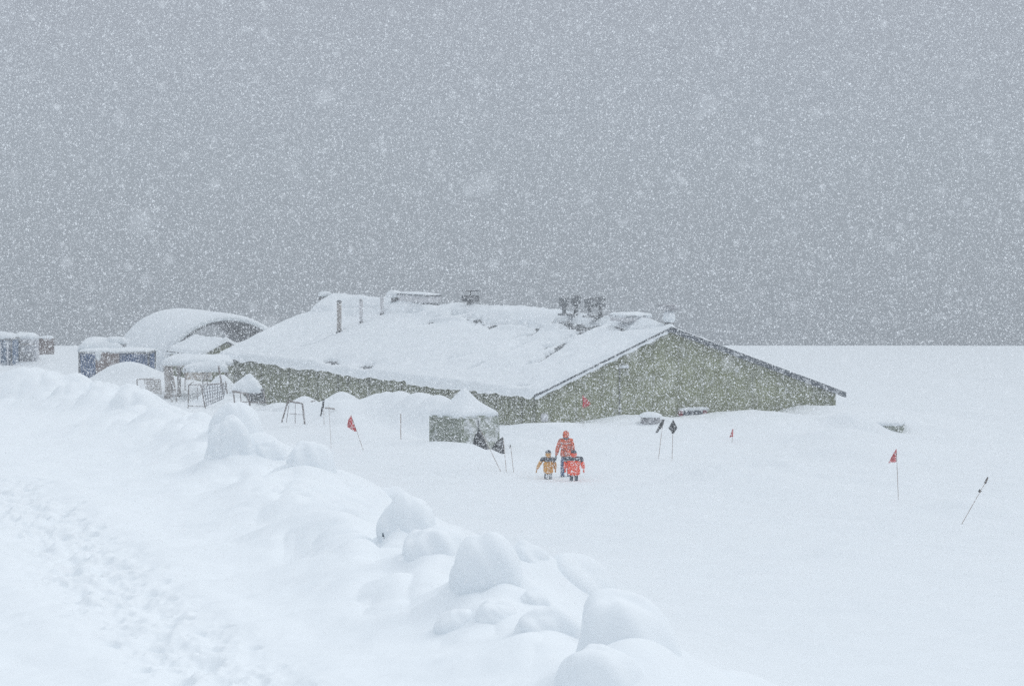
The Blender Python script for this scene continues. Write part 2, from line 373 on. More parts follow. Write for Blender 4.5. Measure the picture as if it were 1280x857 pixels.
def boulder(q, r, h, lab, i, under):
    nu, nv = 56, 34
    U, V = np.meshgrid(np.linspace(0, 2 * math.pi, nu, endpoint=False), np.linspace(0.0, 1, nv))
    th = V * math.pi
    x = np.sin(th) * np.cos(U); y = np.sin(th) * np.sin(U); z = np.cos(th)
    n = 1 + .13 * fbm(x * 1.2 + i * 7.3 + z, y * 1.2 + i * 3.1 - z, 60 + i, 2) + (.05 if i in (3, 9, 10) else .12) * (np.abs(vnoise(x * 1.3 + i * 3.7 + z * .6, y * 1.3 - i * 2.3 + z * .5, 90 + i)) - .3)
    lean = random.uniform(-.12, .12)
    sx, sy = r * 1.05, r * random.uniform(1.0, 1.35)
    top = np.where(z > 0, z ** .9 if False else np.sign(z) * np.abs(z) ** .85, z)
    shrink = np.where(z < 0, 1 + .25 * z, 1)
    X = x * sx * n * shrink + lean * r * z; Y = y * sy * n * shrink; Z = top * h * .93 * n + h * (.16 if i in (1, 3, 12) else -.10)
    t = root('snow_covered_boulder', (q[0], q[1], q[2]), lab, 'boulder', 'snow-covered boulders along the bank')
    g = grid_mesh('snow_cover', X, Y, Z, M['snow'], t, wrap=True)
    mb = MB()
    return t
for i, (q, r, h, lab) in enumerate(BP):
    t = boulder(q, r, h, lab, i, i in (1, 12))
    if i in (1, 12, 14):      # rock showing in the hollow
        mb = MB(); k = .20 * r
        pts = []
        nn = 10
        for a in range(6):
            for b_ in range(nn):
                th = math.pi * (a + .5) / 6; ph = 2 * math.pi * b_ / nn
                rr = k * (1 + .25 * random.random())
                pts.append((-.62 * r + rr * math.sin(th) * math.cos(ph), -.55 * r + rr * math.sin(th) * math.sin(ph), .12 * h + .8 * rr * math.cos(th)))
        fc = [(a * nn + b_, a * nn + (b_ + 1) % nn, (a + 1) * nn + (b_ + 1) % nn, (a + 1) * nn + b_) for a in range(5) for b_ in range(nn)]
        fc += [tuple(range(nn - 1, -1, -1)), tuple(range(5 * nn, 6 * nn))]
        mb.add(pts, fc); mb.build('rock', M['rock'], t, True)

# ------------------------------------------------------------------ ground: one sheet, dense where it is seen close
ang = np.concatenate([np.linspace(-180, -30, 40, endpoint=False), np.linspace(-30, -12, 90, endpoint=False), np.linspace(-12, 12, 860, endpoint=False), np.linspace(12, 30, 90, endpoint=False), np.linspace(30, 180, 40, endpoint=False)])
rad = np.concatenate([np.linspace(.2, 24, 60, endpoint=False), np.arange(24, 60, .06), np.arange(60, 100, .14), np.arange(100, 160, .16), np.arange(160, 235, .5), np.geomspace(236, 3000, 40)])
A, Rr = np.meshgrid(np.radians(ang), rad)
GX = np.sin(A) * Rr; GY = np.cos(A) * Rr
GZ = np.concatenate([H(GX[i:i + 100], GY[i:i + 100]) for i in range(0, len(rad), 100)])
GZ = np.maximum(GZ, -27)
gr = grid_mesh('snow_ground', GX, GY, GZ, M['snow'], wrap=True); tag(gr, kind='structure')
g2 = MB().add([(-3000, -3000, -24.5), (3000, -3000, -24.5), (3000, 3000, -24.5), (-3000, 3000, -24.5)], [(0, 1, 2, 3)]).build('sea', M['sea']); tag(g2, kind='structure')

# ------------------------------------------------------------------ the green hall
RZ = math.atan2(BW[1], BW[0])
hall = root('green_hall', (BA[0], BA[1], 0), 'long olive green hall with a snow-laden gable roof, half buried behind the drift', 'building', None, RZ)
# local frame: +X across the gable (w), +Y along the length (l)
def zroof(w):
    return np.interp(w, [-.6, 0, W_RIDGE, W_TOT, W_TOT + .6], [Z_EL - .25, Z_EL, Z_R, Z_ER, Z_ER - .2])
wi = .32; th = .16
mb = MB(); w0, w1, l0, l1 = wi, W_TOT - wi, .3, BLEN - .3
prof = [(w0, -.6), (w1, -.6), (w1, zroof(w1) - th), (W_RIDGE, Z_R - th), (w0, zroof(w0) - th)]
mb.add([(w, l0, z) for w, z in prof] + [(w, l1, z) for w, z in prof], [(0, 1, 2, 3, 4), (9, 8, 7, 6, 5), (0, 4, 9, 5), (1, 6, 7, 2)])
mb.build('wall', M['green'], hall)
# vertical battens of the side wall and the gable
mb = MB()
for l in np.arange(.6, BLEN - .4, 1.25): mb.box((w0 - .02, l, (zroof(w0) - th - .6) / 2), (.04, .06, zroof(w0) - th + .58))
for w in np.arange(w0 + .6, w1, 1.22):
    zt = float(zroof(w)) - th - .02; mb.box((w, l0 - .012, (zt - .6) / 2), (.05, .024, zt + .6))
o = mb.build('batten', M['green'], hall); o['kind'] = 'stuff'
mb = MB()
zt = -.02
pr = [(0, Z_EL + zt), (W_RIDGE, Z_R + zt), (W_TOT, Z_ER + zt)]; pb = [(w, z - th + .04) for w, z in pr]
mb.add([(w, 0, z) for w, z in pr] + [(w, BLEN, z) for w, z in pr] + [(w, 0, z) for w, z in pb] + [(w, BLEN, z) for w, z in pb],
       [(0, 1, 4, 3), (1, 2, 5, 4), (6, 9, 10, 7), (7, 10, 11, 8), (0, 3, 9, 6), (2, 8, 11, 5), (0, 6, 7, 1), (1, 7, 8, 2), (3, 4, 10, 9), (4, 5, 11, 10)])
roof = mb.build('roof', M['roofdark'], hall)
mb = MB()
for (wa, za), (wb, zb) in ((pr[0], pr[1]), (pr[1], pr[2])):
    n = 1
    mb.add([(wa, -.05, za + .015), (wb, -.05, zb + .015), (wb, -.05, zb - .22), (wa, -.05, za - .22), (wa, 0.0, za + .015), (wb, 0.0, zb + .015), (wb, 0.0, zb - .22), (wa, 0.0, za - .22)],
           [(0, 3, 2, 1), (4, 5, 6, 7), (0, 1, 5, 4), (3, 7, 6, 2), (0, 4, 7, 3), (1, 2, 6, 5)])
mb.build('fascia', M['fascia'], hall)

def roof_uv(px, py):
    """ray against the left roof plane -> (v from eave 0..1, l)"""
    r = ray(px, py); o_ = np.array([0, 0, CAM_Z])
    a = np.array([BA[0], BA[1], Z_EL]); e1 = np.array([BW[0] * W_RIDGE, BW[1] * W_RIDGE, Z_R - Z_EL]); e2 = np.array([BL[0], BL[1], 0])
    n = np.cross(e1, e2); t = np.dot(a - o_, n) / np.dot(r, n); p = o_ + r * t - a
    l = p[0] * BL[0] + p[1] * BL[1]; w = (p[0] * BW[0] + p[1] * BW[1])
    return w, l
MARKS = [  # bare streaks and breaks in the roof snow: pixel polylines, half width in metres, strength
    ([(585, 402), (600, 407), (640, 410), (676, 411)], .07, .6), ([(698, 405), (722, 407), (748, 411)], .11, .9), ([(706, 412), (740, 413)], .12, .8),
    ([(710, 424), (722, 420), (735, 416)], .13, .8), ([(678, 438), (690, 433)], .11, .9), ([(671, 455), (685, 446), (698, 438), (698, 432)], .12, 1.0),
    ([(644, 437), (655, 431)], .07, .9), ([(588, 463), (603, 456)], .04, .6), ([(650, 483), (661, 484)], .04, .6), ([(666, 418), (672, 414)], .1, .7),
    ([(766, 408), (775, 413), (785, 415), (800, 413), (829, 409)], .07, .9), ([(409, 453), (416, 454), (425, 456)], .07, .9), ([(451, 459), (465, 461)], .09, .9),
    ([(524, 407), (536, 405), (551, 403)], .08, .7), ([(511, 393), (518, 396), (526, 396)], .09, .6), ([(565, 395), (573, 398), (580, 396)], .07, .7),
    ([(584, 399), (597, 401), (605, 407), (620, 410)], .07, .7), ([(427, 388), (450, 388), (475, 389)], .06, .7), ([(380, 388), (388, 391)], .12, .8), ([(376, 435), (395, 431), (418, 420)], .03, .5),
    ([(640, 427), (652, 421)], .05, .5), ([(690, 462), (712, 449)], .03, .4), ([(540, 385), (556, 388)], .05, .5),
    ([(560, 452), (590, 446)], .03, .3), ([(615, 470), (630, 462)], .03, .4)]
nl, nv = 520, 200
lv = np.linspace(-.12, BLEN + .1, nl); wv_ = np.linspace(-.16, W_RIDGE + .35, nv)
Wg, Lg = np.meshgrid(wv_, lv)
T = .20 + .05 * fbm(Wg / 2.2, Lg / 3.5, 71, 3) + .025 * fbm(Wg / .4, Lg / .5, 72, 3)
ridge = sstep(W_RIDGE - 1.5, W_RIDGE - 1.15, Wg + .35 * vnoise(Lg / 2.2, Wg * 0, 75)) * (1 - sstep(W_RIDGE + .15, W_RIDGE + .35, Wg))
T = T + .20 * ridge * (.7 + .3 * vnoise(Lg / 3., Wg, 77)) * sstep(6, 9, Lg) + .06 * ridge
T = T * sstep(-.13, .12, Wg) * (1 - .9 * sstep(W_RIDGE + .1, W_RIDGE + .35, Wg)) * sstep(-.12, .06, Lg) * (1 - sstep(BLEN - .02, BLEN + .1, Lg))
eave_w = .16 * fbm(Lg / 1.1, Lg * 0, 78, 3)
T = np.maximum(T, 0); core = 0 * T
for pts, hw, st in MARKS:
    q = [roof_uv(*p) for p in pts]
    d, _ = seg_dist(Wg, Lg * 1.0, [(a, b) for a, b in q])
    dr = np.abs(d); d = np.abs(d) / (hw * 2.8) + .8 * fbm(Wg / .22, Lg / .5, 79, 3)
    T = T * (1 - st * (1 - sstep(.35, 1.1, d)) * 1.25)
    core = np.maximum(core, st * (1 - sstep(.35, 1.1, d)))
    T = T * (1 - .78 * st * (1 - sstep(.0, .75, dr)))
T = np.maximum(T - .11 * core, -.06)
base = np.where(Wg < W_RIDGE, Z_EL + (Z_R - Z_EL) * Wg / W_RIDGE, Z_R - (Wg - W_RIDGE) * .35)
Wd = np.where(Wg < .5, Wg - (.5 - np.maximum(Wg, -.2)) * (.12 + .6 * eave_w), Wg)   # uneven hanging edge at the eave
Zs = base + T - np.where(Wg < .05, .10 * sstep(.05, -.16, Wg) * (1 + 1.5 * eave_w / .16 * .5), 0)
rs = grid_mesh('roof_snow', Wd, Lg, Zs, M['snow2'], roof)
# snow on the far slope, thin at its gable edge
w2 = np.linspace(W_RIDGE + .15, W_TOT + .08, 60); l2 = np.linspace(-.06, BLEN, 120); W2, L2 = np.meshgrid(w2, l2)
T2 = (.07 + .10 * sstep(0, 3, L2) + .03 * fbm(W2 / .9, L2 / 1.2, 81, 3)) * sstep(-.06, .12, L2)
grid_mesh('roof_snow', W2, L2, np.interp(W2, [W_RIDGE, W_TOT], [Z_R, Z_ER]) + T2, M['snow2'], roof)
# rime hanging as a pale strip under the left rake
mb = MB(); n = 90; vs = []; fs = []
for i in range(n + 1):
    w_ = i / n * W_RIDGE * .97; zc = Z_EL + (Z_R - Z_EL) * w_ / W_RIDGE - .10; hh = .10 + .03 * math.sin(i * .5) + random.uniform(0, .025)
    vs += [(w_, -.115, zc), (w_, -.125, zc - hh), (w_, -.055, zc - hh), (w_, -.055, zc)]
for i in range(n):
    for k_ in range(4): a_ = i * 4 + k_; b_ = i * 4 + (k_ + 1) % 4; fs.append((a_, a_ + 4, b_ + 4, b_))
fs += [(0, 1, 2, 3), (n * 4 + 3, n * 4 + 2, n * 4 + 1, n * 4)]
mb.add(vs, fs)
mb.build('rime_strip', M['snow2'], roof)

def bpart_pt(px, py, side='roof'):
    w, l = roof_uv(px, py); return w, l, Z_EL + (Z_R - Z_EL) * w / W_RIDGE
# flue pipes: base pixel, top pixel
for px, pb_, pt_, rw, mm in ((424, 419, 375, .115, 'steel'), (451.5, 408, 373, .09, 'white'), (477.5, 397, 372, .09, 'white')):
    w, l, z = bpart_pt(px, pb_); d = BA[1] + w * BW[1] + l * BL[1]; h = (pb_ - pt_) / FPX * d
    f = MB().tube([(w, l, z - .1), (w, l, z + h * .94)], rw, 14).build('flue_pipe', M[mm], hall, True)
    MB().tube([(w, l, z + h * .95), (w, l, z + h)], [rw * 1.35, rw * .5], 14).build('rain_cap', M['darkmetal'] if mm == 'steel' else M['white'], f, True)
    MB().tube([(w, l, z - .05), (w, l, z + .24)], [rw * 1.8, rw * 1.05], 14).build('collar', M['darkmetal'], f, True)
# ridge equipment along the ridge line
def ridge_l(px):
    # l on ridge for pixel column
    a = (px - CX) / FPX; x0, y0 = BA + BW * W_RIDGE
    return (x0 - a * y0) / (a * BL[1] - BL[0])
def rdepth(l): return BA[1] + BW[1] * W_RIDGE + BL[1] * l
# large flat ventilator
l = ridge_l(524); s = rdepth(l) / FPX
v = root  # (parts below)
vz = Z_R + .17
f = MB().box((W_RIDGE, l, vz + .26), (.85, 3.3, .34), 0, .04).build('roof_ventilator', M['white'], hall)
MB().box((W_RIDGE, l, vz + .46), (.95, 3.4, .05), 0, .02).build('cover_plate', M['darkmetal'], f)
snow_cap('snow_cap', .9, 3.35, .10, M['snow2'], f, (W_RIDGE, l, vz + .485), 0, 5)
MB().box((W_RIDGE, l, vz - .05), (.7, 3.1, .2)).build('curb', M['darkmetal'], f)
# hood left of it
l = ridge_l(503)
f = MB().tube([(W_RIDGE - .35, l, Z_R + .15), (W_RIDGE - .35, l, Z_R + .5)], .24, 14).build('roof_hood', M['darkmetal'], hall, True)
snow_cap('snow_cap', .8, .8, .26, M['snow2'], f, (W_RIDGE - .35, l, Z_R + .5), 0, 9)
l = ridge_l(411)
f = MB().box((W_RIDGE - .2, l, Z_R + .12), (.55, .6, .3), 0, .03).build('roof_hood', M['darkmetal'], hall)
snow_cap('snow_cap', .6, .65, .2, M['snow2'], f, (W_RIDGE - .2, l, Z_R + .27), 0, 12)
# mushroom ventilator (dark)
l = ridge_l(588)
f = MB().tube([(W_RIDGE, l, Z_R + .1), (W_RIDGE, l, Z_R + .7)], .17, 14).box((W_RIDGE, l, Z_R + .62), (.62, .62, .28), .3, .03).build('mushroom_ventilator', M['darkmetal'], hall)
MB().box((W_RIDGE, l, Z_R + .98), (.72, .72, .05), .3).tube([(W_RIDGE, l, Z_R + .55), (W_RIDGE, l, Z_R + .98)], .04, 8).build('cover_plate', M['darkmetal'], f)
# two twin-cowl ventilators
for px, gap in ((720, .30), (751, .27)):
    l = ridge_l(px)
    f = MB().box((W_RIDGE - .3, l, Z_R + .22), (.9, .7, .08), 0, .02).build('twin_ventilator', M['ventgrey'], hall)
    for sgn in (-1, 1):
        ww = W_RIDGE - .3 + sgn * gap
        c = MB().tube([(ww, l, Z_R + .2), (ww, l, Z_R + .72)], .09, 10).build('duct', M['ventgrey'], f, True)
        MB().box((ww, l, Z_R + .82 + (.06 if sgn > 0 else 0)), (.36, .36, .42), .1, .04).build('cowl', M['mesh' if px == 720 else 'darkmetal'], c) if False else MB().box((ww, l, Z_R + .82 + (.04 if sgn > 0 else 0)), (.36, .36, .44), .1, .03).build('cowl', M['ventgrey'], f)
# flat hatch near the front
l = ridge_l(791); 
f = MB().box((W_RIDGE - .1, l, Z_R + .22), (1.3, 1.5, .22), 0, .03).build('roof_hatch', M['white'], hall)
MB().box((W_RIDGE - .1, l, Z_R + .35), (1.36, 1.56, .03)).build('seal', M['darkmetal'], f)
snow_cap('snow_cap', 1.4, 1.6, .12, M['snow2'], f, (W_RIDGE - .1, l, Z_R + .37), 0, 14)
# chimney over the gable apex with a ball of snow
f = MB().tube([(W_RIDGE + .22, .5, Z_R - .05), (W_RIDGE + .22, .5, Z_R + .25)], .2, 14).build('chimney', M['darkmetal'], hall, True)
nu = 20
U, V = np.meshgrid(np.linspace(0, 2 * math.pi, nu, endpoint=False), np.linspace(0, math.pi, 12))
grid_mesh('snow_cap', W_RIDGE + .22 + .27 * np.sin(V) * np.cos(U), .5 + .27 * np.sin(V) * np.sin(U), Z_R + .38 + .32 * np.cos(V), M['snow2'], f, wrap=True)
MB().box((W_RIDGE + .22, .5, Z_R + .80), (.66, .66, .22), .2, .02).build('cowl', M['mesh'], f)
# gable details: conduit with a wall lamp, window, meter
def gable_pt(px, py):
    r = ray(px, py); n = np.array([BL[0], BL[1], 0]); a = np.array([*bxy(0, l0), 0]); o_ = np.array([0, 0, CAM_Z])
    t = np.dot(a - o_, n) / np.dot(r, n); p = o_ + r * t; return (p[0] - BA[0]) * BW[0] + (p[1] - BA[1]) * BW[1], p[2]
w, z = gable_pt(774, 459)
f = MB().tube([(w, l0 - .05, .4), (w, l0 - .05, z)], .022, 6).build('conduit', M['darkmetal'], hall)
f = MB().box((w + .16, l0 - .14, z), (.36, .24, .08), 0, .02).build('wall_lamp', M['darkmetal'], hall)
snow_cap('snow_cap', .38, .26, .07, M['snow2'], f, (w + .16, l0 - .14, z + .04), 0, 3, n=12)
wA, zA = gable_pt(850, 511); wB, zB = gable_pt(880, 524)
f = MB().box(((wA + wB) / 2, l0 - .03, (zA + zB) / 2 - .15), (wB - wA, .05, zA - zB + .3)).build('window', M['glass'], hall)
mb = MB(); zz = (zA + zB) / 2 - .15; hh = zA - zB + .3
for x in (wA, wB): MB().box((x, l0 - .07, zz), (.2, .06, hh)).build('frame', M['redframe'], f)
snow_cap('snow_cap', wB - wA + .3, .3, .07, M['snow2'], f, ((wA + wB) / 2, l0 - .16, zA), 0, 4, n=14)
w, z = gable_pt(664, 524)
w, z = gable_pt(682, 522)
MB().box((w0 + .25, l0 - .12, z + .02), (.26, .2, .32), 0, .02).build('meter_box', M['white'], hall)

# ------------------------------------------------------------------ arched shelter
def arch_pts(r, n=40): return [(-r * math.cos(math.pi * i / n), r * math.sin(math.pi * i / n)) for i in range(n + 1)]
ca = np.array([-16.2, 182.0]); aL = np.array([-.355, .935]); arz = math.atan2(aL[1], aL[0]) - math.pi / 2
shel = root('arched_shelter', (ca[0], ca[1], 0), 'large arched shelter with an open end, its vault covered in snow', 'shelter', None, arz)
n = 60; LA = 11.0
A_, Lx = np.meshgrid(np.linspace(0, math.pi, n), np.linspace(0, LA, 60))
rr = 4.35 + .03 * fbm(A_ * 4, Lx * .6, 91, 3) - .04 * np.maximum(np.sin(Lx * 3.2 + A_ * 2), 0) ** 8
ro = rr * 1.0 - .25 * sstep(.35, 0, Lx) - .2 * sstep(LA - .3, LA, Lx)
grid_mesh('snow_cover', -np.cos(A_) * ro, Lx, np.sin(A_) * ro - .1, M['snow2'], shel)
A_, Lx = np.meshgrid(np.linspace(0, math.pi, n), np.linspace(0.05, LA - .05, 10))
grid_mesh('vault', -np.cos(A_) * 3.98, Lx, np.sin(A_) * 3.98 - .1, M['mesh'], shel)
mb = MB()
for a, b_ in zip(arch_pts(3.86, 40)[:-1], arch_pts(3.86, 40)[1:]):
    pass
mb.tube([(x, -.02, z - .1) for x, z in arch_pts(4.1, 40)], .16, 8).build('end_rim', M['snow2'], shel, True)
MB().tube([(x, -.12, z - .1) for x, z in arch_pts(3.92, 40)], .05, 6).build('edge_tube', M['darkmetal'], shel, True)
# ------------------------------------------------------------------ small hut in the shelter mouth
def gabled_hut(name, label, cat, px, d, zeave, zr, wid, ln, rz, sn=.25, matw='green', zb=-.2):
    q = P(px, 430, d)
    t = root(name, (q[0], q[1], 0), label, cat, None, rz)
    m_ = MB(); pf = [(0.12, zb), (wid - .12, zb), (wid - .12, zeave), (wid / 2, zr - .05), (.12, zeave)]
    m_.add([(x, .15, z) for x, z in pf] + [(x, ln, z) for x, z in pf], [(0, 1, 2, 3, 4), (9, 8, 7, 6, 5), (0, 4, 9, 5), (1, 6, 7, 2)]); m_.build('wall', M[matw], t)
    r_ = MB()
    for (xa, za), (xb, zb_) in (((-.1, zeave - .05), (wid / 2, zr)), ((wid / 2, zr), (wid + .1, zeave - .05))):
        r_.add([(xa, 0, za), (xb, 0, zb_), (xb, ln + .15, zb_), (xa, ln + .15, za), (xa, 0, za + .08), (xb, 0, zb_ + .08), (xb, ln + .15, zb_ + .08), (xa, ln + .15, za + .08)],
               [(0, 3, 2, 1), (4, 5, 6, 7), (0, 1, 5, 4), (2, 3, 7, 6), (0, 4, 7, 3), (1, 2, 6, 5)])
    ro_ = r_.build('roof', M['roofdark'], t)
    W_, L_ = np.meshgrid(np.linspace(-.15, wid + .15, 40), np.linspace(-.06, ln + .2, 50))
    bz = zeave + .03 + (zr - zeave + .05) * (1 - np.abs(W_ - wid / 2) / (wid / 2))
    e_ = sstep(-.15, .05, W_) * (1 - sstep(wid - .05, wid + .15, W_)) * sstep(-.06, .15, L_) * (1 - sstep(ln, ln + .2, L_))
    grid_mesh('roof_snow', W_, L_, bz + e_ * sn * (1 + .25 * fbm(W_, L_, int(px), 3)) - .03, M['snow2'], ro_)
    return t
gabled_hut('small_hut', 'small green hut with a snow-covered gable roof in the mouth of the arched shelter', 'hut', 251, 171, 2.42, 3.12, 3.0, 5.0, RZ, .20)
# ------------------------------------------------------------------ flat-roofed porch on iced posts
d = 163.; s = d / FPX
q0 = P(247, 455, d)
porch = root('open_porch', (q0[0], q0[1], 0), 'open porch with a thick slab of snow on its flat roof and ice-crusted posts', 'porch')
zt = q0[2]
MB().box((0, .8, zt - .05), (3.5, 2.2, .1), 0, .02).build('roof', M['tan'], porch)
snow_cap('roof_snow', 3.7, 2.4, .42, M['snow2'], porch, (0, .8, zt), 0, 21, n=40)
for x, y, r_ in ((-1.55, -.1, .15), (-1.0, .3, .10), (1.3, 1.7, .08), (-1.55, 1.7, .1)):
    MB().tube([(x, y, .2), (x + .03, y, zt * .5), (x, y, zt - .05)], [r_ * 1.3, r_ * .9, r_ * 1.2], 10).build('post', M['steel'], porch, True)
MB().box((-.6, 1.2, zt - .38), (1.0, .06, .55)).build('back_panel', M['green_side'], porch)
# workbench-like table with tan side panel
q = P(248, 478, 159); t = root('covered_table', (q[0], q[1], q[2]), 'tan-sided table under a sloping load of snow beneath the porch roof', 'table', None, .15)
MB().box((0, 0, .38), (1.35, .7, .45), 0, .02).build('side_panel', M['tan'], t)
for x in (-.68, .2, .42): MB().tube([(x, -.4, -.4), (x, -.4, .72)], .025, 6).build('leg', M['rust'], t)
snow_cap('snow_cap', 2.3, 1.0, .30, M['snow2'], t, (.35, 0, .6), -.08, 23, peak=.32, px=.35, pw=.7)
q = P(215, 497, 152); t = root('short_ladder', (q[0], q[1], q[2]), 'short iced ladder leaning under the left end of the porch', 'ladder', None, .3)
for x in (-.10, .12):
    MB().tube([(x + .1, 0, -.2), (x + .02, 0, .5), (x - .14, .1, 1.45)], .04, 8).build('rail', M['steel'], t, True)
for z in np.arange(.1, 1.4, .27): MB().tube([(-.1, .03, z), (.14, .03, z)], .02, 6).build('rung', M['rust'], t)
q = P(279, 484, 154); q1 = P(273, 457, 154)
o = MB().tube([q - np.array([0, 0, .3]), q1], [.05, .045], 8).build('leaning_post', M['rust'], None, True); tag(o, 'bare dark post leaning left beside the porch, in front of the hall corner', 'post')

# ------------------------------------------------------------------ racks and cages
def frame_obj(name, label, cat, d, bars, panels=(), group=None):
    c = P(bars[0][0][0], 500, d); t = root(name, (c[0], c[1], 0), label, cat, group)
    for nm, a, b_, r_, da, db, mm in [(x + (0, 0, 'rust'))[:7] if len(x) == 4 else x for x in [(y[2] if len(y) > 2 else 'rail', y[0], y[1], y[3] if len(y) > 3 else .025, y[4] if len(y) > 4 else 0, y[5] if len(y) > 5 else 0, y[6] if len(y) > 6 else 'rust') for y in bars]]:
        A3 = P(*a, d + da) - np.array([c[0], c[1], 0]); B3 = P(*b_, d + db) - np.array([c[0], c[1], 0])
        MB().tube([A3, B3], r_, 6).build(nm, M[mm], t)
    for nm, quad, mm, dd, dep in panels:
        m_ = MB(); pts = [P(x, y, d + k) - np.array([c[0], c[1], 0]) for (x, y), k in zip(quad, dep)]
        # netting: crossed wires
        N1, N2 = 9, 6
        for i in range(N1 + 1):
            u = i / N1; a = pts[0] * (1 - u) + pts[1] * u; b_ = pts[3] * (1 - u) + pts[2] * u; m_.tube([a, b_], dd, 4)
        for i in range(N2 + 1):
            u = i / N2; a = pts[0] * (1 - u) + pts[3] * u; b_ = pts[1] * (1 - u) + pts[2] * u; m_.tube([a, b_], dd, 4)
        m_.build(nm, M[mm], t)
    return t, c
t, c = frame_obj('mesh_cage', 'iced wire cage with a slanting brace under the snow-loaded table', 'cage', 150, [
    ((236, 481), (235, 510), 'post'), ((236, 481), (282, 479), 'rail', .022), ((251, 481), (257, 511), 'brace', .03), ((282, 476), (284, 492), 'post', .03),
    ((236, 507), (258, 508), 'rail', .02), ((236, 481), (242, 477), 'rail', .02, 0, 1.2), ((247, 482), (247, 500), 'post', .016, .6, .6)],
    [('netting', [(251, 482), (283, 479), (279, 498), (256, 508)], 'mesh', .022, (.05, .05, .05, .05))])
t, c = frame_obj('wire_crate', 'dark wire crate with a tall heap of snow on top beside the hall wall', 'crate', 146, [
    ((290, 489), (309, 492), 'rail', .04), ((292, 490), (294, 512), 'post', .035), ((309, 492), (316, 521), 'post', .04), ((300, 491), (303, 514), 'post', .02), ((300, 502), (330, 503), 'rail', .025), ((329, 488), (333, 505), 'post', .025), ((293, 508), (313, 515), 'rail', .016)],
    [('netting', [(305, 488), (330, 487), (331, 503), (311, 503)], 'darkmetal', .02, (.1, .3, .3, .1)), ('netting', [(307, 490), (329, 489), (330, 502), (312, 502)], 'darkmetal', .018, (.9, .9, .9, .9))])
pc = P(308, 488, 146.6)
snow_cap('snow_cap', 1.42, 1.2, .28, M['snow2'], t, (pc[0] - c[0], pc[1] - c[1], pc[2] - .02), 0, 31, peak=.50, px=.2, pw=.8, n=30)
t, c = frame_obj('sledge_frame', 'empty tubular frame standing upright in the snow, wider at its foot', 'frame', 135.5, [
    ((352, 528), (360, 501), 'leg', .035), ((360, 501), (378, 504), 'rail', .038), ((378, 504), (381, 530), 'leg', .038), ((361, 506), (358, 528), 'brace', .014), ((369, 503), (369, 529), 'brace', .014), ((362, 517), (379, 518), 'crossbar', .012)])
q = P(419, 511, 136.5); q1 = P(406, 509.5, 136.5)
o = MB().tube([q1, q], .035, 6).build('drift_stick', M['steel']); tag(o, 'short grey stick poking sideways from the drift right of the leftmost black flag', 'stick')
q = P(388, 502, 141); q1 = P(394, 500.5, 141)
o = MB().tube([q, q1], .03, 6).build('plank_end', M['steel']); tag(o, 'tiny plank end sticking out of the drift above the empty tubular frame', 'plank')
# low wire fence by the blue container
t, c = frame_obj('low_rack', 'low pale rack half buried in the drift in front of the blue container', 'rack', 160, [
    ((171, 474), (193, 473), 'rail', .03, 0, 0, 'steel'), ((171, 474), (172, 486), 'post', .03, 0, 0, 'steel'), ((180, 474), (183, 486), 'post', .02, 0, 0, 'steel'), ((193, 473), (197, 490), 'post', .03, 0, 0, 'steel')],
    [('netting', [(182, 475), (200, 474), (202, 492), (186, 490)], 'steel', .02, (0, 0, 0, 0))])

# ------------------------------------------------------------------ containers
def ribbed(w, d_, h, n, depth=.035):
    """box body with vertical corrugation on the -Y and -X faces; origin at the bottom centre"""
    m_ = MB(); pts = []
    def run(a, b_, nn, nrm):
        for i in range(nn):
            u = i / nn; k = i % 4 in (2, 3)
            p = np.array(a) * (1 - u) + np.array(b_) * u
            pts.append((p[0] + nrm[0] * (-depth if k else 0), p[1] + nrm[1] * (-depth if k else 0)))
    run((-w / 2, -d_ / 2), (w / 2, -d_ / 2), n, (0, -1)); run((w / 2, -d_ / 2), (w / 2, d_ / 2), n, (1, 0)); run((w / 2, d_ / 2), (-w / 2, d_ / 2), n, (0, 1)); run((-w / 2, d_ / 2), (-w / 2, -d_ / 2), n, (-1, 0))
    N = len(pts); m_.add([(x, y, 0) for x, y in pts] + [(x, y, h) for x, y in pts], [(i, (i + 1) % N, N + (i + 1) % N, N + i) for i in range(N)] + [tuple(range(N, 2 * N)), tuple(range(N - 1, -1, -1))])
    return m_
def box_thing(name, label, cat, px, d, w, dp, z0, z1, rz, m_, n=28, group=None, cap=(.3, 0, 0, .5), frame=True, fm='darkmetal'):
    q = P(px, 500, d); t = root(name, (q[0], q[1], z0), label, cat, group, rz)
    ribbed(w, dp, z1 - z0, n).build('body', M[m_], t)
    if frame:
        for x in (-w / 2, w / 2):
            for y in (-dp / 2, dp / 2): MB().box((x, y, (z1 - z0) / 2), (.09, .09, z1 - z0 + .01)).build('corner_post', M[fm], t)
        m2 = MB()
        for y in (-dp / 2, dp / 2): m2.box((0, y, z1 - z0 - .04), (w - .1, .085, .09))
        for x in (-w / 2, w / 2): m2.box((x, 0, z1 - z0 - .04), (.085, dp - .1, .09))
        m2.build('top_rail', M[fm], t)
    if cap: snow_cap('snow_cap', w + .1, dp + .1, cap[0], M['snow2'], t, (0, 0, z1 - z0 + .01), 0, int(px) + 3, peak=cap[1], px=cap[2], pw=cap[3], n=36)
    return t
t = box_thing('green_container', 'ribbed green container with a pointed heap of snow on top, left of the walkers', 'container', 580.5, 124.6, 2.0, 1.7, -.3, 2.44, R(47), 'contgreen', 32, cap=(.12, .92, 0, .78), fm='contgreen')
MB().box((-.5, -.88, 1.4), (.04, .03, 2.4)).tube([(-.15, -.9, .3), (-.15, -.9, 2.6)], .02, 6).build('lock_rod', M['darkmetal'], t)
uu, vv = np.meshgrid(np.linspace(-.93, .96, 50), np.linspace(.3, 2.70, 50))
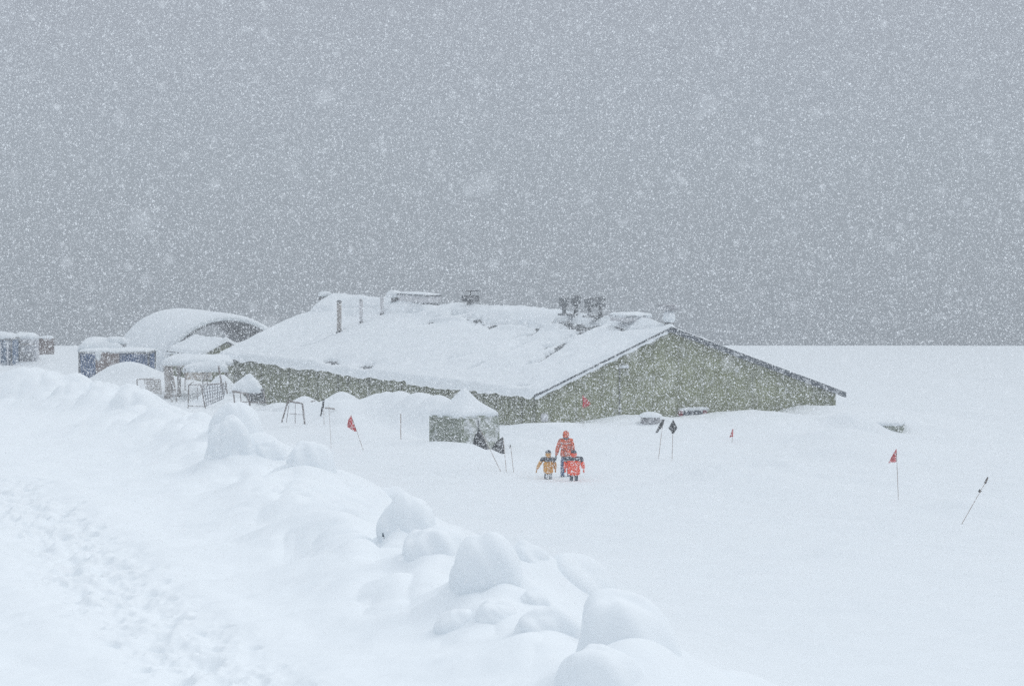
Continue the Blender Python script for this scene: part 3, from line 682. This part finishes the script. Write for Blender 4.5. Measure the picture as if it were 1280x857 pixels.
th_ = .05 + .10 * np.clip(fbm(uu * 1.7, vv * 1.3, 140, 4) + .55 + .5 * uu * .6, 0, 1.2) + .22 * sstep(1.5, .4, vv)
th_ = th_ * sstep(-.93, -.8, uu + .16 * vnoise(vv * 2.4, vv * 0, 141)) - .03
grid_mesh('snow_crust', uu, -.85 - th_, vv, M['crust'], t)
t = box_thing('blue_container', 'dark blue container behind the bank, snow hanging over its upper edge', 'container', 147, 177.5, 3.85, 2.4, -.2, 2.36, R(-2), 'blue', 40, cap=(.18, .0, -.5, .3))
MB().box((-.35, -1.24, 1.75), (1.3, .02, 1.6)).build('faded_door', M['brown'], t)['label'] = 'brownish faded door'
snow_cap('snow_tongue', .36, .3, .2, M['snow2'], t, (-.85, -1.2, 2.3), 0, 8, n=12)
mb = MB(); mb.tube([(-.85, -1.27, 2.6), (-.85, -1.3, 2.4), (-.84, -1.3, 2.18), (-.84, -1.28, 2.05)], [.2, .17, .12, .04], 10).build('hanging_snow', M['snow2'], t, True)
c0 = P(139, 430, 179)
tl = box_thing('roof_crate', 'small snow-heaped crate on the roof of the blue container', 'crate', 146, 178.0, 1.0, .8, 2.58, 2.80, 0, 'mesh', 12, cap=(.30, 0, 0, .5), frame=False)
o = snow_cap('snow_heap', 2.5, 2.0, .48, M['snow2'], None, (P(128, 430, 178.4)[0], 178.2, 2.42), 0, 44, peak=.2, px=-.1, pw=.5, n=36); tag(o, 'rounded heap of snow on the left half of the blue container roof', 'snow heap')
t = box_thing('slate_container', 'slate blue slatted container at the left picture edge behind the bank', 'container', -22, 190, 4.0, 2.2, -.2, 2.55, R(-3), 'bluegrey', 40, cap=(.35, .0, 0, .5))
m2 = MB()
for i in range(9): m2.box((-1.9 + i * .46, -1.13, 1.3), (.10, .03, 2.5))
m2.build('slat', M['pale'], t)
t = box_thing('pale_shed', 'pale iced shed with a dark doorway right of the slatted container', 'shed', 33, 192, 1.35, 1.6, -.2, 2.42, R(4), 'pale', 12, cap=(.30, 0, 0, .5), fm='pale')
MB().box((.15, -.83, 1.15), (.62, .03, 1.3)).build('door', M['mesh'], t)
MB().box((-.05, -.9, 2.3), (1.2, .08, .06)).build('lintel', M['steel'], t)
t = box_thing('brown_crate', 'small brown crate standing high behind the pale shed', 'crate', 57, 199, .95, .8, .8, 2.12, 0.05, 'brown', 12, cap=(.12, 0, 0, .5), fm='brown')
# half-buried shed at the right
q = P(1118, 531, 133)
t = box_thing('buried_shed', 'corner of a green shed almost buried in snow right of the hall', 'shed', 1093, 134.2, 2.35, 1.8, -.2, q[2], R(-13), 'contgreen', 20, cap=(.16, .12, -.5, .6), frame=False)
# ------------------------------------------------------------------ marker flags
def marker(label, top, foot, d, colour, shape, w, h, side=-1, flagoff=0.0, name='marker_flag', r_=.0095):
    """top/foot are pixels of the pole ends at distance d; cloth hangs from the top"""
    q = hit(*foot, True, 90, 135)
    if abs(q[1] - d) < 14: d = q[1]
    A3 = P(*foot, d); B3 = P(*top, d)
    gz = float(H(A3[0], A3[1])[0])
    t = root(name, (A3[0], A3[1], min(gz, A3[2])), label, 'marker flag', 'marker flags planted in the snow')
    o0 = np.array([A3[0], A3[1], min(gz, A3[2])])
    dirv = B3 - A3
    MB().tube([A3 - dirv * .18 - o0, B3 - o0], r_, 6).build('pole', M['bamboo'], t)
    if colour:
        nu, nv_ = 12, 16
        U, V = np.meshgrid(np.linspace(0, 1, nu), np.linspace(0, 1, nv_))
        up = dirv / np.linalg.norm(dirv)
        if shape == 'tri': wid = V ** .9; bot = -.12 * U * V
        elif shape == 'drop': wid = np.interp(V, [0, .25, .7, 1], [.06, .5, 1, .25]); bot = 0 * V
        elif shape == 'furl': wid = np.interp(V, [0, .5, 1], [.5, .7, .35]); bot = 0 * V
        else: wid = np.interp(V, [0, .6, 1], [0.0, 1, .1]); bot = 0 * V
        fold = .05 * np.sin(U * 9 + V * 3) * wid
        if shape == 'diamond':
            X = (U - .5) * 2 * w / 2 * wid; 
        elif shape == 'furl': X = (U - .5) * w * wid + side * w * .9 * V ** 1.5
        else: X = side * U * w * wid + side * flagoff * V
        Z = -V * h + bot * h
        base_ = B3 - o0
        Xw = base_[0] + X - up[0] * V * h * (0 if shape in ('tri',) else 1); Yw = base_[1] - .02 + fold; Zw = base_[2] + Z
        o_ = grid_mesh('cloth', Xw, Yw, Zw, M[colour], t)
        md = o_.modifiers.new('thick', 'SOLIDIFY'); md.thickness = .006
    return t
marker('black flag furled down its pole, leftmost in the row, beside the empty tubular frame', (404.5, 499), (405, 527), 136, 'black', 'furl', .15, .70, -1)
marker('red flag on a slanted pole at the foot of the hall wall drifts', (439, 519), (454, 562), 127, 'red', 'drop', .30, .60, -1)
marker('bare thin stake without cloth standing left of the green container', (501, 517), (501, 550), 128, None, '', 0, 0, r_=.016)
marker('black flag close against the right corner of the green container, pole slanting right', (600, 536), (626, 589), 118.5, 'black', 'drop', .50, .74, -1)
marker('black flag just right of the green container, on an upright pole', (629, 546), (633, 590), 118, 'black', 'drop', .48, .60, -1)
marker('bare dark stake between the green container and the walkers', (638, 555), (642, 590), 117.5, 'black', 'furl', .05, .14, -1)
marker('black flag with cloth blown left, left neighbour of the diamond-shaped black flag', (829, 524), (823, 574), 119, 'black', 'furl', .22, .50, -1)
marker('black diamond-shaped flag hanging open in front of the red-framed window', (841.5, 524), (840, 575), 119, 'black', 'diamond', .34, .54)
marker('small red flag nearly buried, right of the red-framed gable window', (916.5, 535), (915, 553), 124, 'red', 'tri', .16, .33, -1)
marker('red flag blown left on an upright pole out in the open field at the right', (1120.5, 561), (1123, 625), 110, 'red', 'tri', .28, .42, -1)
t = marker('leaning pole with a black rolled flag, farthest right', (1235, 597), (1202, 655), 103, None, '', 0, 0, r_=.009)
a = P(1235, 596, 103) - np.array(t.location); b_ = P(1231, 604, 103) - np.array(t.location)
MB().tube([a, b_], [.02, .045], 8).build('cloth', M['black'], t, True)
a = P(1226, 612, 103) - np.array(t.location); b_ = P(1223.5, 615, 103) - np.array(t.location)
MB().tube([a, b_], [.05, .04], 8).build('knot', M['black'], t, True)
marker('dark red flag seen against the green gable wall', (728, 494), (729, 533), 129, 'red', 'drop', .34, .50, 1, r_=.006)
marker('hair-thin bare stake between the leftmost black flag and the red one', (411, 505), (414, 560), 127, None, '', 0, 0, r_=.006)

# ------------------------------------------------------------------ people
def skin_mesh(name, chains, m, parent, sub=2, extra=None):
    """chains: list of (points with radii, index links) grown as one surface"""
    me = bpy.data.meshes.new(name); V, E, Rd = [], [], []
    idx = {}
    for ch in chains:
        prev = None
        for key in ch:
            if key not in idx: idx[key] = len(V); V.append(J[key][:3]); Rd.append(J[key][3:] if len(J[key]) > 4 else (J[key][3], J[key][3]))
            if prev is not None: E.append((idx[prev], idx[key]))
            prev = key
    me.from_pydata(V, E, []); me.update()
    o = bpy.data.objects.new(name, me); COL.objects.link(o)
    sk = o.modifiers.new('skin', 'SKIN'); sk.use_smooth_shade = True
    for i, r_ in enumerate(Rd): me.skin_vertices[0].data[i].radius = r_
    me.skin_vertices[0].data[0].use_root = True
    ss = o.modifiers.new('sub', 'SUBSURF'); ss.levels = sub; ss.render_levels = sub
    if name in ('jacket', 'yoke'):
        sm_ = o.modifiers.new('soft', 'SMOOTH'); sm_.factor = .5; sm_.iterations = 9
    dg = bpy.context.evaluated_depsgraph_get(); ev = o.evaluated_get(dg); nm = bpy.data.meshes.new_from_object(ev)
    o.modifiers.clear(); o.data = nm; nm.materials.clear(); nm.materials.append(m)
    nm.polygons.foreach_set('use_smooth', [True] * len(nm.polygons))
    o.parent = parent
    return o
def ellip(name, c, r_, m, parent, nu=18, nv_=12, zmin=-1.0):
    U, V = np.meshgrid(np.linspace(0, 2 * math.pi, nu, endpoint=False), np.linspace(0, math.acos(zmin), nv_))
    return grid_mesh(name, c[0] + r_[0] * np.sin(V) * np.cos(U), c[1] + r_[1] * np.sin(V) * np.sin(U), c[2] + r_[2] * np.cos(V), m, parent, wrap=True)
def person(label, px, foot_py, d, h, sink, mats, pose, rz=0.0, arm_l=(0, 0), arm_r=(0, 0), stride=.06, wide=1.0):
    """built facing +Y (away from the camera); h standing height, sink = depth of the boots in the snow"""
    global J
    q = np.array([(px - CX) / FPX * d, d, 0.0]); q[2] = float(H(q[0], q[1])[0]);  t = root('person', (q[0], q[1], q[2] - sink), label, 'person', 'walkers in the snow', rz)
    k = h / 1.75; b = wide
    def j(x, y, z, *r_): return (x * k, y * k, z * k) + tuple(v * k for v in r_)
    def arm(s, a):
        sh = np.array([s * .19 * b, 0, 1.38 if 1.2 < b < 1.5 else 1.42]); out_, fwd = a
        el = sh + .29 * np.array([s * math.sin(out_), math.sin(fwd) * .6, -math.cos(out_)])
        wr = el + .26 * np.array([s * math.sin(out_ * .7), math.sin(fwd), -math.cos(out_ * .7) * math.cos(fwd)])
        ha = wr + .09 * (wr - el) / np.linalg.norm(wr - el)
        return sh, el, wr, ha
    L_, R_ = arm(-1, arm_l), arm(1, arm_r)
    J = dict(pel=j(0, 0, .95, .13, .1), che=j(0, .0, 1.2, .14, .1), neck=j(0, 0, 1.46, .06), hb=j(0, .01, 1.54, .07), hm=j(0, .015, 1.63, .088, .1), ht=j(0, .01, 1.71, .07),
             nose=j(0, .115, 1.61, .014))
    for s, nm, A in ((-1, 'l', L_), (1, 'r', R_)):
        sh, el, wr, ha = A
        J['sh' + nm] = j(*sh, .07); J['el' + nm] = j(*el, .05); J['wr' + nm] = j(*wr, .033); J['pa' + nm] = j(*ha, .038, .02)
        for fi in range(4):
            e1 = ha + np.array([(fi - 1.5) * .018 * .6, (fi - 1.5) * .016, -.045 - .006 * (1.5 - abs(fi - 1.5))]); e2 = e1 + np.array([0, .012, -.035])
            J['f%s%da' % (nm, fi)] = j(*e1, .009); J['f%s%db' % (nm, fi)] = j(*e2, .008)
        th1 = ha + np.array([-s * .03, .03, .0]); th2 = th1 + np.array([-s * .012, .012, -.035])
        J['t%sa' % nm] = j(*th1, .011); J['t%sb' % nm] = j(*th2, .009)
        J['hp' + nm] = j(s * .09, 0, .90, .09); J['kn' + nm] = j(s * .11, s * stride + .02, .50, .065); J['an' + nm] = j(s * .12, s * stride * 1.6 - .01, .10, .045); J['to' + nm] = j(s * .13, s * stride * 1.6 + .13, .05, .04)
    body = skin_mesh('body', [('pel', 'che', 'neck', 'hb', 'hm', 'ht'), ('hm', 'nose'), ('che', 'shl', 'ell', 'wrl', 'pal'), ('che', 'shr', 'elr', 'wrr', 'par'), ('pel', 'hpl', 'knl', 'anl', 'tol'), ('pel', 'hpr', 'knr', 'anr', 'tor')]
                     + [('pa' + n_, 'f%s%da' % (n_, f_), 'f%s%db' % (n_, f_)) for n_ in 'lr' for f_ in range(4)] + [('pa' + n_, 't%sa' % n_, 't%sb' % n_) for n_ in 'lr'], M['skin'], t, 1)
    # clothes
    B = dict(J)
    J = {}
    for kx in B: J[kx] = B[kx]
    hem = pose.get('hem', .80)
    J['jh'] = j(0, 0, hem, .205 * b, .2); J['jm'] = j(0, 0, 1.05, .20 * b, .175); J['jc'] = j(0, 0, 1.28, .205 * b, .14); J['jn'] = j(0, 0, 1.45, .10, .09)
    for nm in 'lr':
        J['a' + nm] = B['sh' + nm][:3] + (.098 * k * b ** .3,); J['b' + nm] = B['el' + nm][:3] + (.085 * k * b ** .5,); J['c' + nm] = B['wr' + nm][:3] + (.065 * k * b ** .4,)
    jk = skin_mesh('jacket', [('jm', 'jc', 'jn'), ('jm', 'jh'), ('jc', 'al', 'bl', 'cl'), ('jc', 'ar', 'br', 'cr')], M[mats['jacket']], t)
    if 'yoke' in mats:
        J['y0'] = j(0, 0, 1.27, .235 * b, .19); J['y1'] = j(0, 0, 1.40, .19 * b, .16); J['y2'] = j(0, 0, 1.47, .09, .09)
        for nm in 'lr':
            J['ya' + nm] = B['sh' + nm][:3] + (.122 * k * b ** .3,); e_ = np.array(B['sh' + nm][:3]) * .25 + np.array(B['el' + nm][:3]) * .75
            J['yb' + nm] = tuple(e_) + (.104 * k * b ** .45,)
        skin_mesh('yoke', [('y0', 'y1', 'y2'), ('y1', 'yal', 'ybl'), ('y1', 'yar', 'ybr')], M[mats['yoke']], jk)
    J['hc'] = j(0, 0, .90, .12, .07)
    for nm, s in (('l', -1), ('r', 1)):
        J['u' + nm] = j(s * .095, 0, .80, .098); J['k' + nm] = B['kn' + nm][:3] + (.088 * k,); J['n' + nm] = B['an' + nm][:3] + (.075 * k,)
    skin_mesh('trousers', [('hc', 'ul', 'kl', 'nl'), ('hc', 'ur', 'kr', 'nr')], M[mats['trousers']], t)
    for nm, s in (('l', -1), ('r', 1)):
        a_ = B['an' + nm]; tt_ = B['to' + nm]; J['b0'] = (a_[0], a_[1], a_[2] + .12 * k, .075 * k); J['b1'] = (a_[0], a_[1], a_[2] - .03 * k, .07 * k); J['b2'] = (tt_[0], tt_[1], tt_[2], .06 * k)
        skin_mesh('boot', [('b0', 'b1', 'b2')], M['black'], t, 1)
    for nm, s in (('l', -1), ('r', 1)):
        w_ = B['wr' + nm]; p_ = B['pa' + nm]; 
        J['g0'] = w_[:3] + (.05 * k,); J['g1'] = p_[:3] + (.055 * k, .038 * k)
        ch = [('g0', 'g1')]
        for f_ in range(4):
            J['ga%d' % f_] = B['f%s%da' % (nm, f_)][:3] + (.015 * k,); J['gb%d' % f_] = B['f%s%db' % (nm, f_)][:3] + (.014 * k,); ch.append(('g1', 'ga%d' % f_, 'gb%d' % f_))
        J['gt'] = B['t%sa' % nm][:3] + (.02 * k,); J['gu'] = B['t%sb' % nm][:3] + (.016 * k,); ch.append(('g1', 'gt', 'gu'))
        skin_mesh('glove', ch, M[mats.get('gloves', 'navy')], t, 1)
    # hood / hat
    g_ = 1.0 if h > 1.5 else 1.2
    hd = ellip('hood', (0, -.02 * k, 1.62 * k), (.118 * k * g_, .118 * k * g_, .15 * k * g_), M[mats['hood']], t)
    ellip('hood_collar', (0, -.01 * k, 1.49 * k), (.12 * k, .11 * k, .07 * k), M[mats.get('collar', mats['hood'])], hd)
    if 'cap' in mats: ellip('hat', (0, -.012 * k, 1.665 * k), (.124 * k * g_, .124 * k * g_, .13 * k * g_), M[mats['cap']], hd, zmin=.15)
    for s in (-1, 1): ellip('eye', (s * .032 * k, .118 * k, 1.645 * k), (.012 * k, .008 * k, .008 * k), M['hair'], body, 8, 6)
    ellip('face', (0, .055 * k, 1.62 * k), (.078 * k, .06 * k, .10 * k), M['skin'], body)
    return t
# domed vent in front of the gable
q = P(813, 523, 131.5); t = root('domed_vent', (q[0], q[1], q[2] - .1), 'low round vent capped with snow at the foot of the gable', 'vent')
MB().tube([(0, 0, -.3), (0, 0, .20)], .40, 18).build('drum', M['mesh'], t, True); ellip('snow_cap', (0, 0, .17), (.5, .5, .22), M['snow2'], t, 24, 12, .02)

person('adult in an orange-red jacket and blue trousers, the tallest walker, seen from behind', 707.5, 602, 114.8, 1.80, .16, dict(jacket='camo', trousers='jeans', hood='camo', gloves='navy', collar='navy'), dict(hem=.90), 0.0, (.30, .1), (.16, .15), .07, 1.05)
person('child in an ochre jacket with a navy yoke, arm held out to the left', 685.5, 600.0, 113.7, 1.32, .33, dict(jacket='ochre', yoke='navy', trousers='navy', hood='ochre', cap='navy', gloves='ochre'), dict(hem=.66), 0.05, (.60, 0), (.18, .6), .05, 1.4)
person('child in a bright orange-red jacket with navy shoulders, in front of the adult', 717.5, 601.5, 113.1, 1.34, .30, dict(jacket='orange', yoke='navy', trousers='navy', hood='orange', cap='navy', gloves='orange', collar='orange'), dict(hem=.60), -0.1, (.16, .5), (.20, .5), .05, 1.8)

# ------------------------------------------------------------------ falling snow: real flakes in the air between the camera and the hall
def flakes(n, y0, y1, rlo, rhi, spread):
    y = (rng.random(n) * (y1 ** 3 - y0 ** 3) + y0 ** 3) ** (1 / 3)          # even density in a wedge of air
    half = spread * y + 1.5
    x = (rng.random(n) * 2 - 1) * half
    z = 11 + (rng.random(n) * .185 - .115) * (y + 3) * 1.05
    g = H(x, y); keep = z > g + .05
    x, y, z = x[keep], y[keep], z[keep]
    r_ = rlo + (rhi - rlo) * rng.random(len(x)) ** 2.2
    return np.stack([x, y, z], 1), r_
a1, r1 = flakes(1000000, 34, 120, .0045, .0095, .25)
a2, r2 = flakes(26000, 4, 34, .0022, .0042, .30)
a3, r3 = flakes(6000, 1.6, 8, .0014, .0034, .45)
co = np.concatenate([a1, a2, a3]).astype(np.float32); rd_ = np.concatenate([r1, r2, r3]).astype(np.float32)
me = bpy.data.meshes.new('falling_snow'); me.vertices.add(len(co)); me.vertices.foreach_set('co', co.ravel())
at = me.attributes.new('rad', 'FLOAT', 'POINT'); at.data.foreach_set('value', rd_)
me.update(); me.materials.append(M['flake'])
fo = bpy.data.objects.new('falling_snow', me); COL.objects.link(fo); tag(fo, kind='stuff')
ng = bpy.data.node_groups.new('flake_points', 'GeometryNodeTree')
ng.interface.new_socket('Geometry', in_out='INPUT', socket_type='NodeSocketGeometry'); ng.interface.new_socket('Geometry', in_out='OUTPUT', socket_type='NodeSocketGeometry')
gi = ng.nodes.new('NodeGroupInput'); go = ng.nodes.new('NodeGroupOutput'); mp = ng.nodes.new('GeometryNodeMeshToPoints'); na = ng.nodes.new('GeometryNodeInputNamedAttribute'); na.data_type = 'FLOAT'
na.inputs['Name'].default_value = 'rad'; sm = ng.nodes.new('GeometryNodeSetMaterial'); sm.inputs['Material'].default_value = M['flake']
ng.links.new(gi.outputs[0], mp.inputs['Mesh']); ng.links.new(na.outputs['Attribute'], mp.inputs['Radius']); ng.links.new(mp.outputs[0], sm.inputs[0]); ng.links.new(sm.outputs[0], go.inputs[0])
md = fo.modifiers.new('points', 'NODES'); md.node_group = ng

# ------------------------------------------------------------------ haze
hz = MB().box((0, 0, -2.5), (6400, 6400, 51)).build('haze', bpy.data.materials.new('haze')); tag(hz, kind='stuff')
hm = hz.data.materials[0]; hm.use_nodes = True; t = hm.node_tree; t.nodes.clear()
ho = t.nodes.new('ShaderNodeOutputMaterial'); hv = t.nodes.new('ShaderNodeVolumePrincipled')
hv.inputs['Color'].default_value = (.83, .88, .925, 1); hv.inputs['Density'].default_value = .0024; hv.inputs['Anisotropy'].default_value = 0.0
t.links.new(hv.outputs[0], ho.inputs['Volume'])
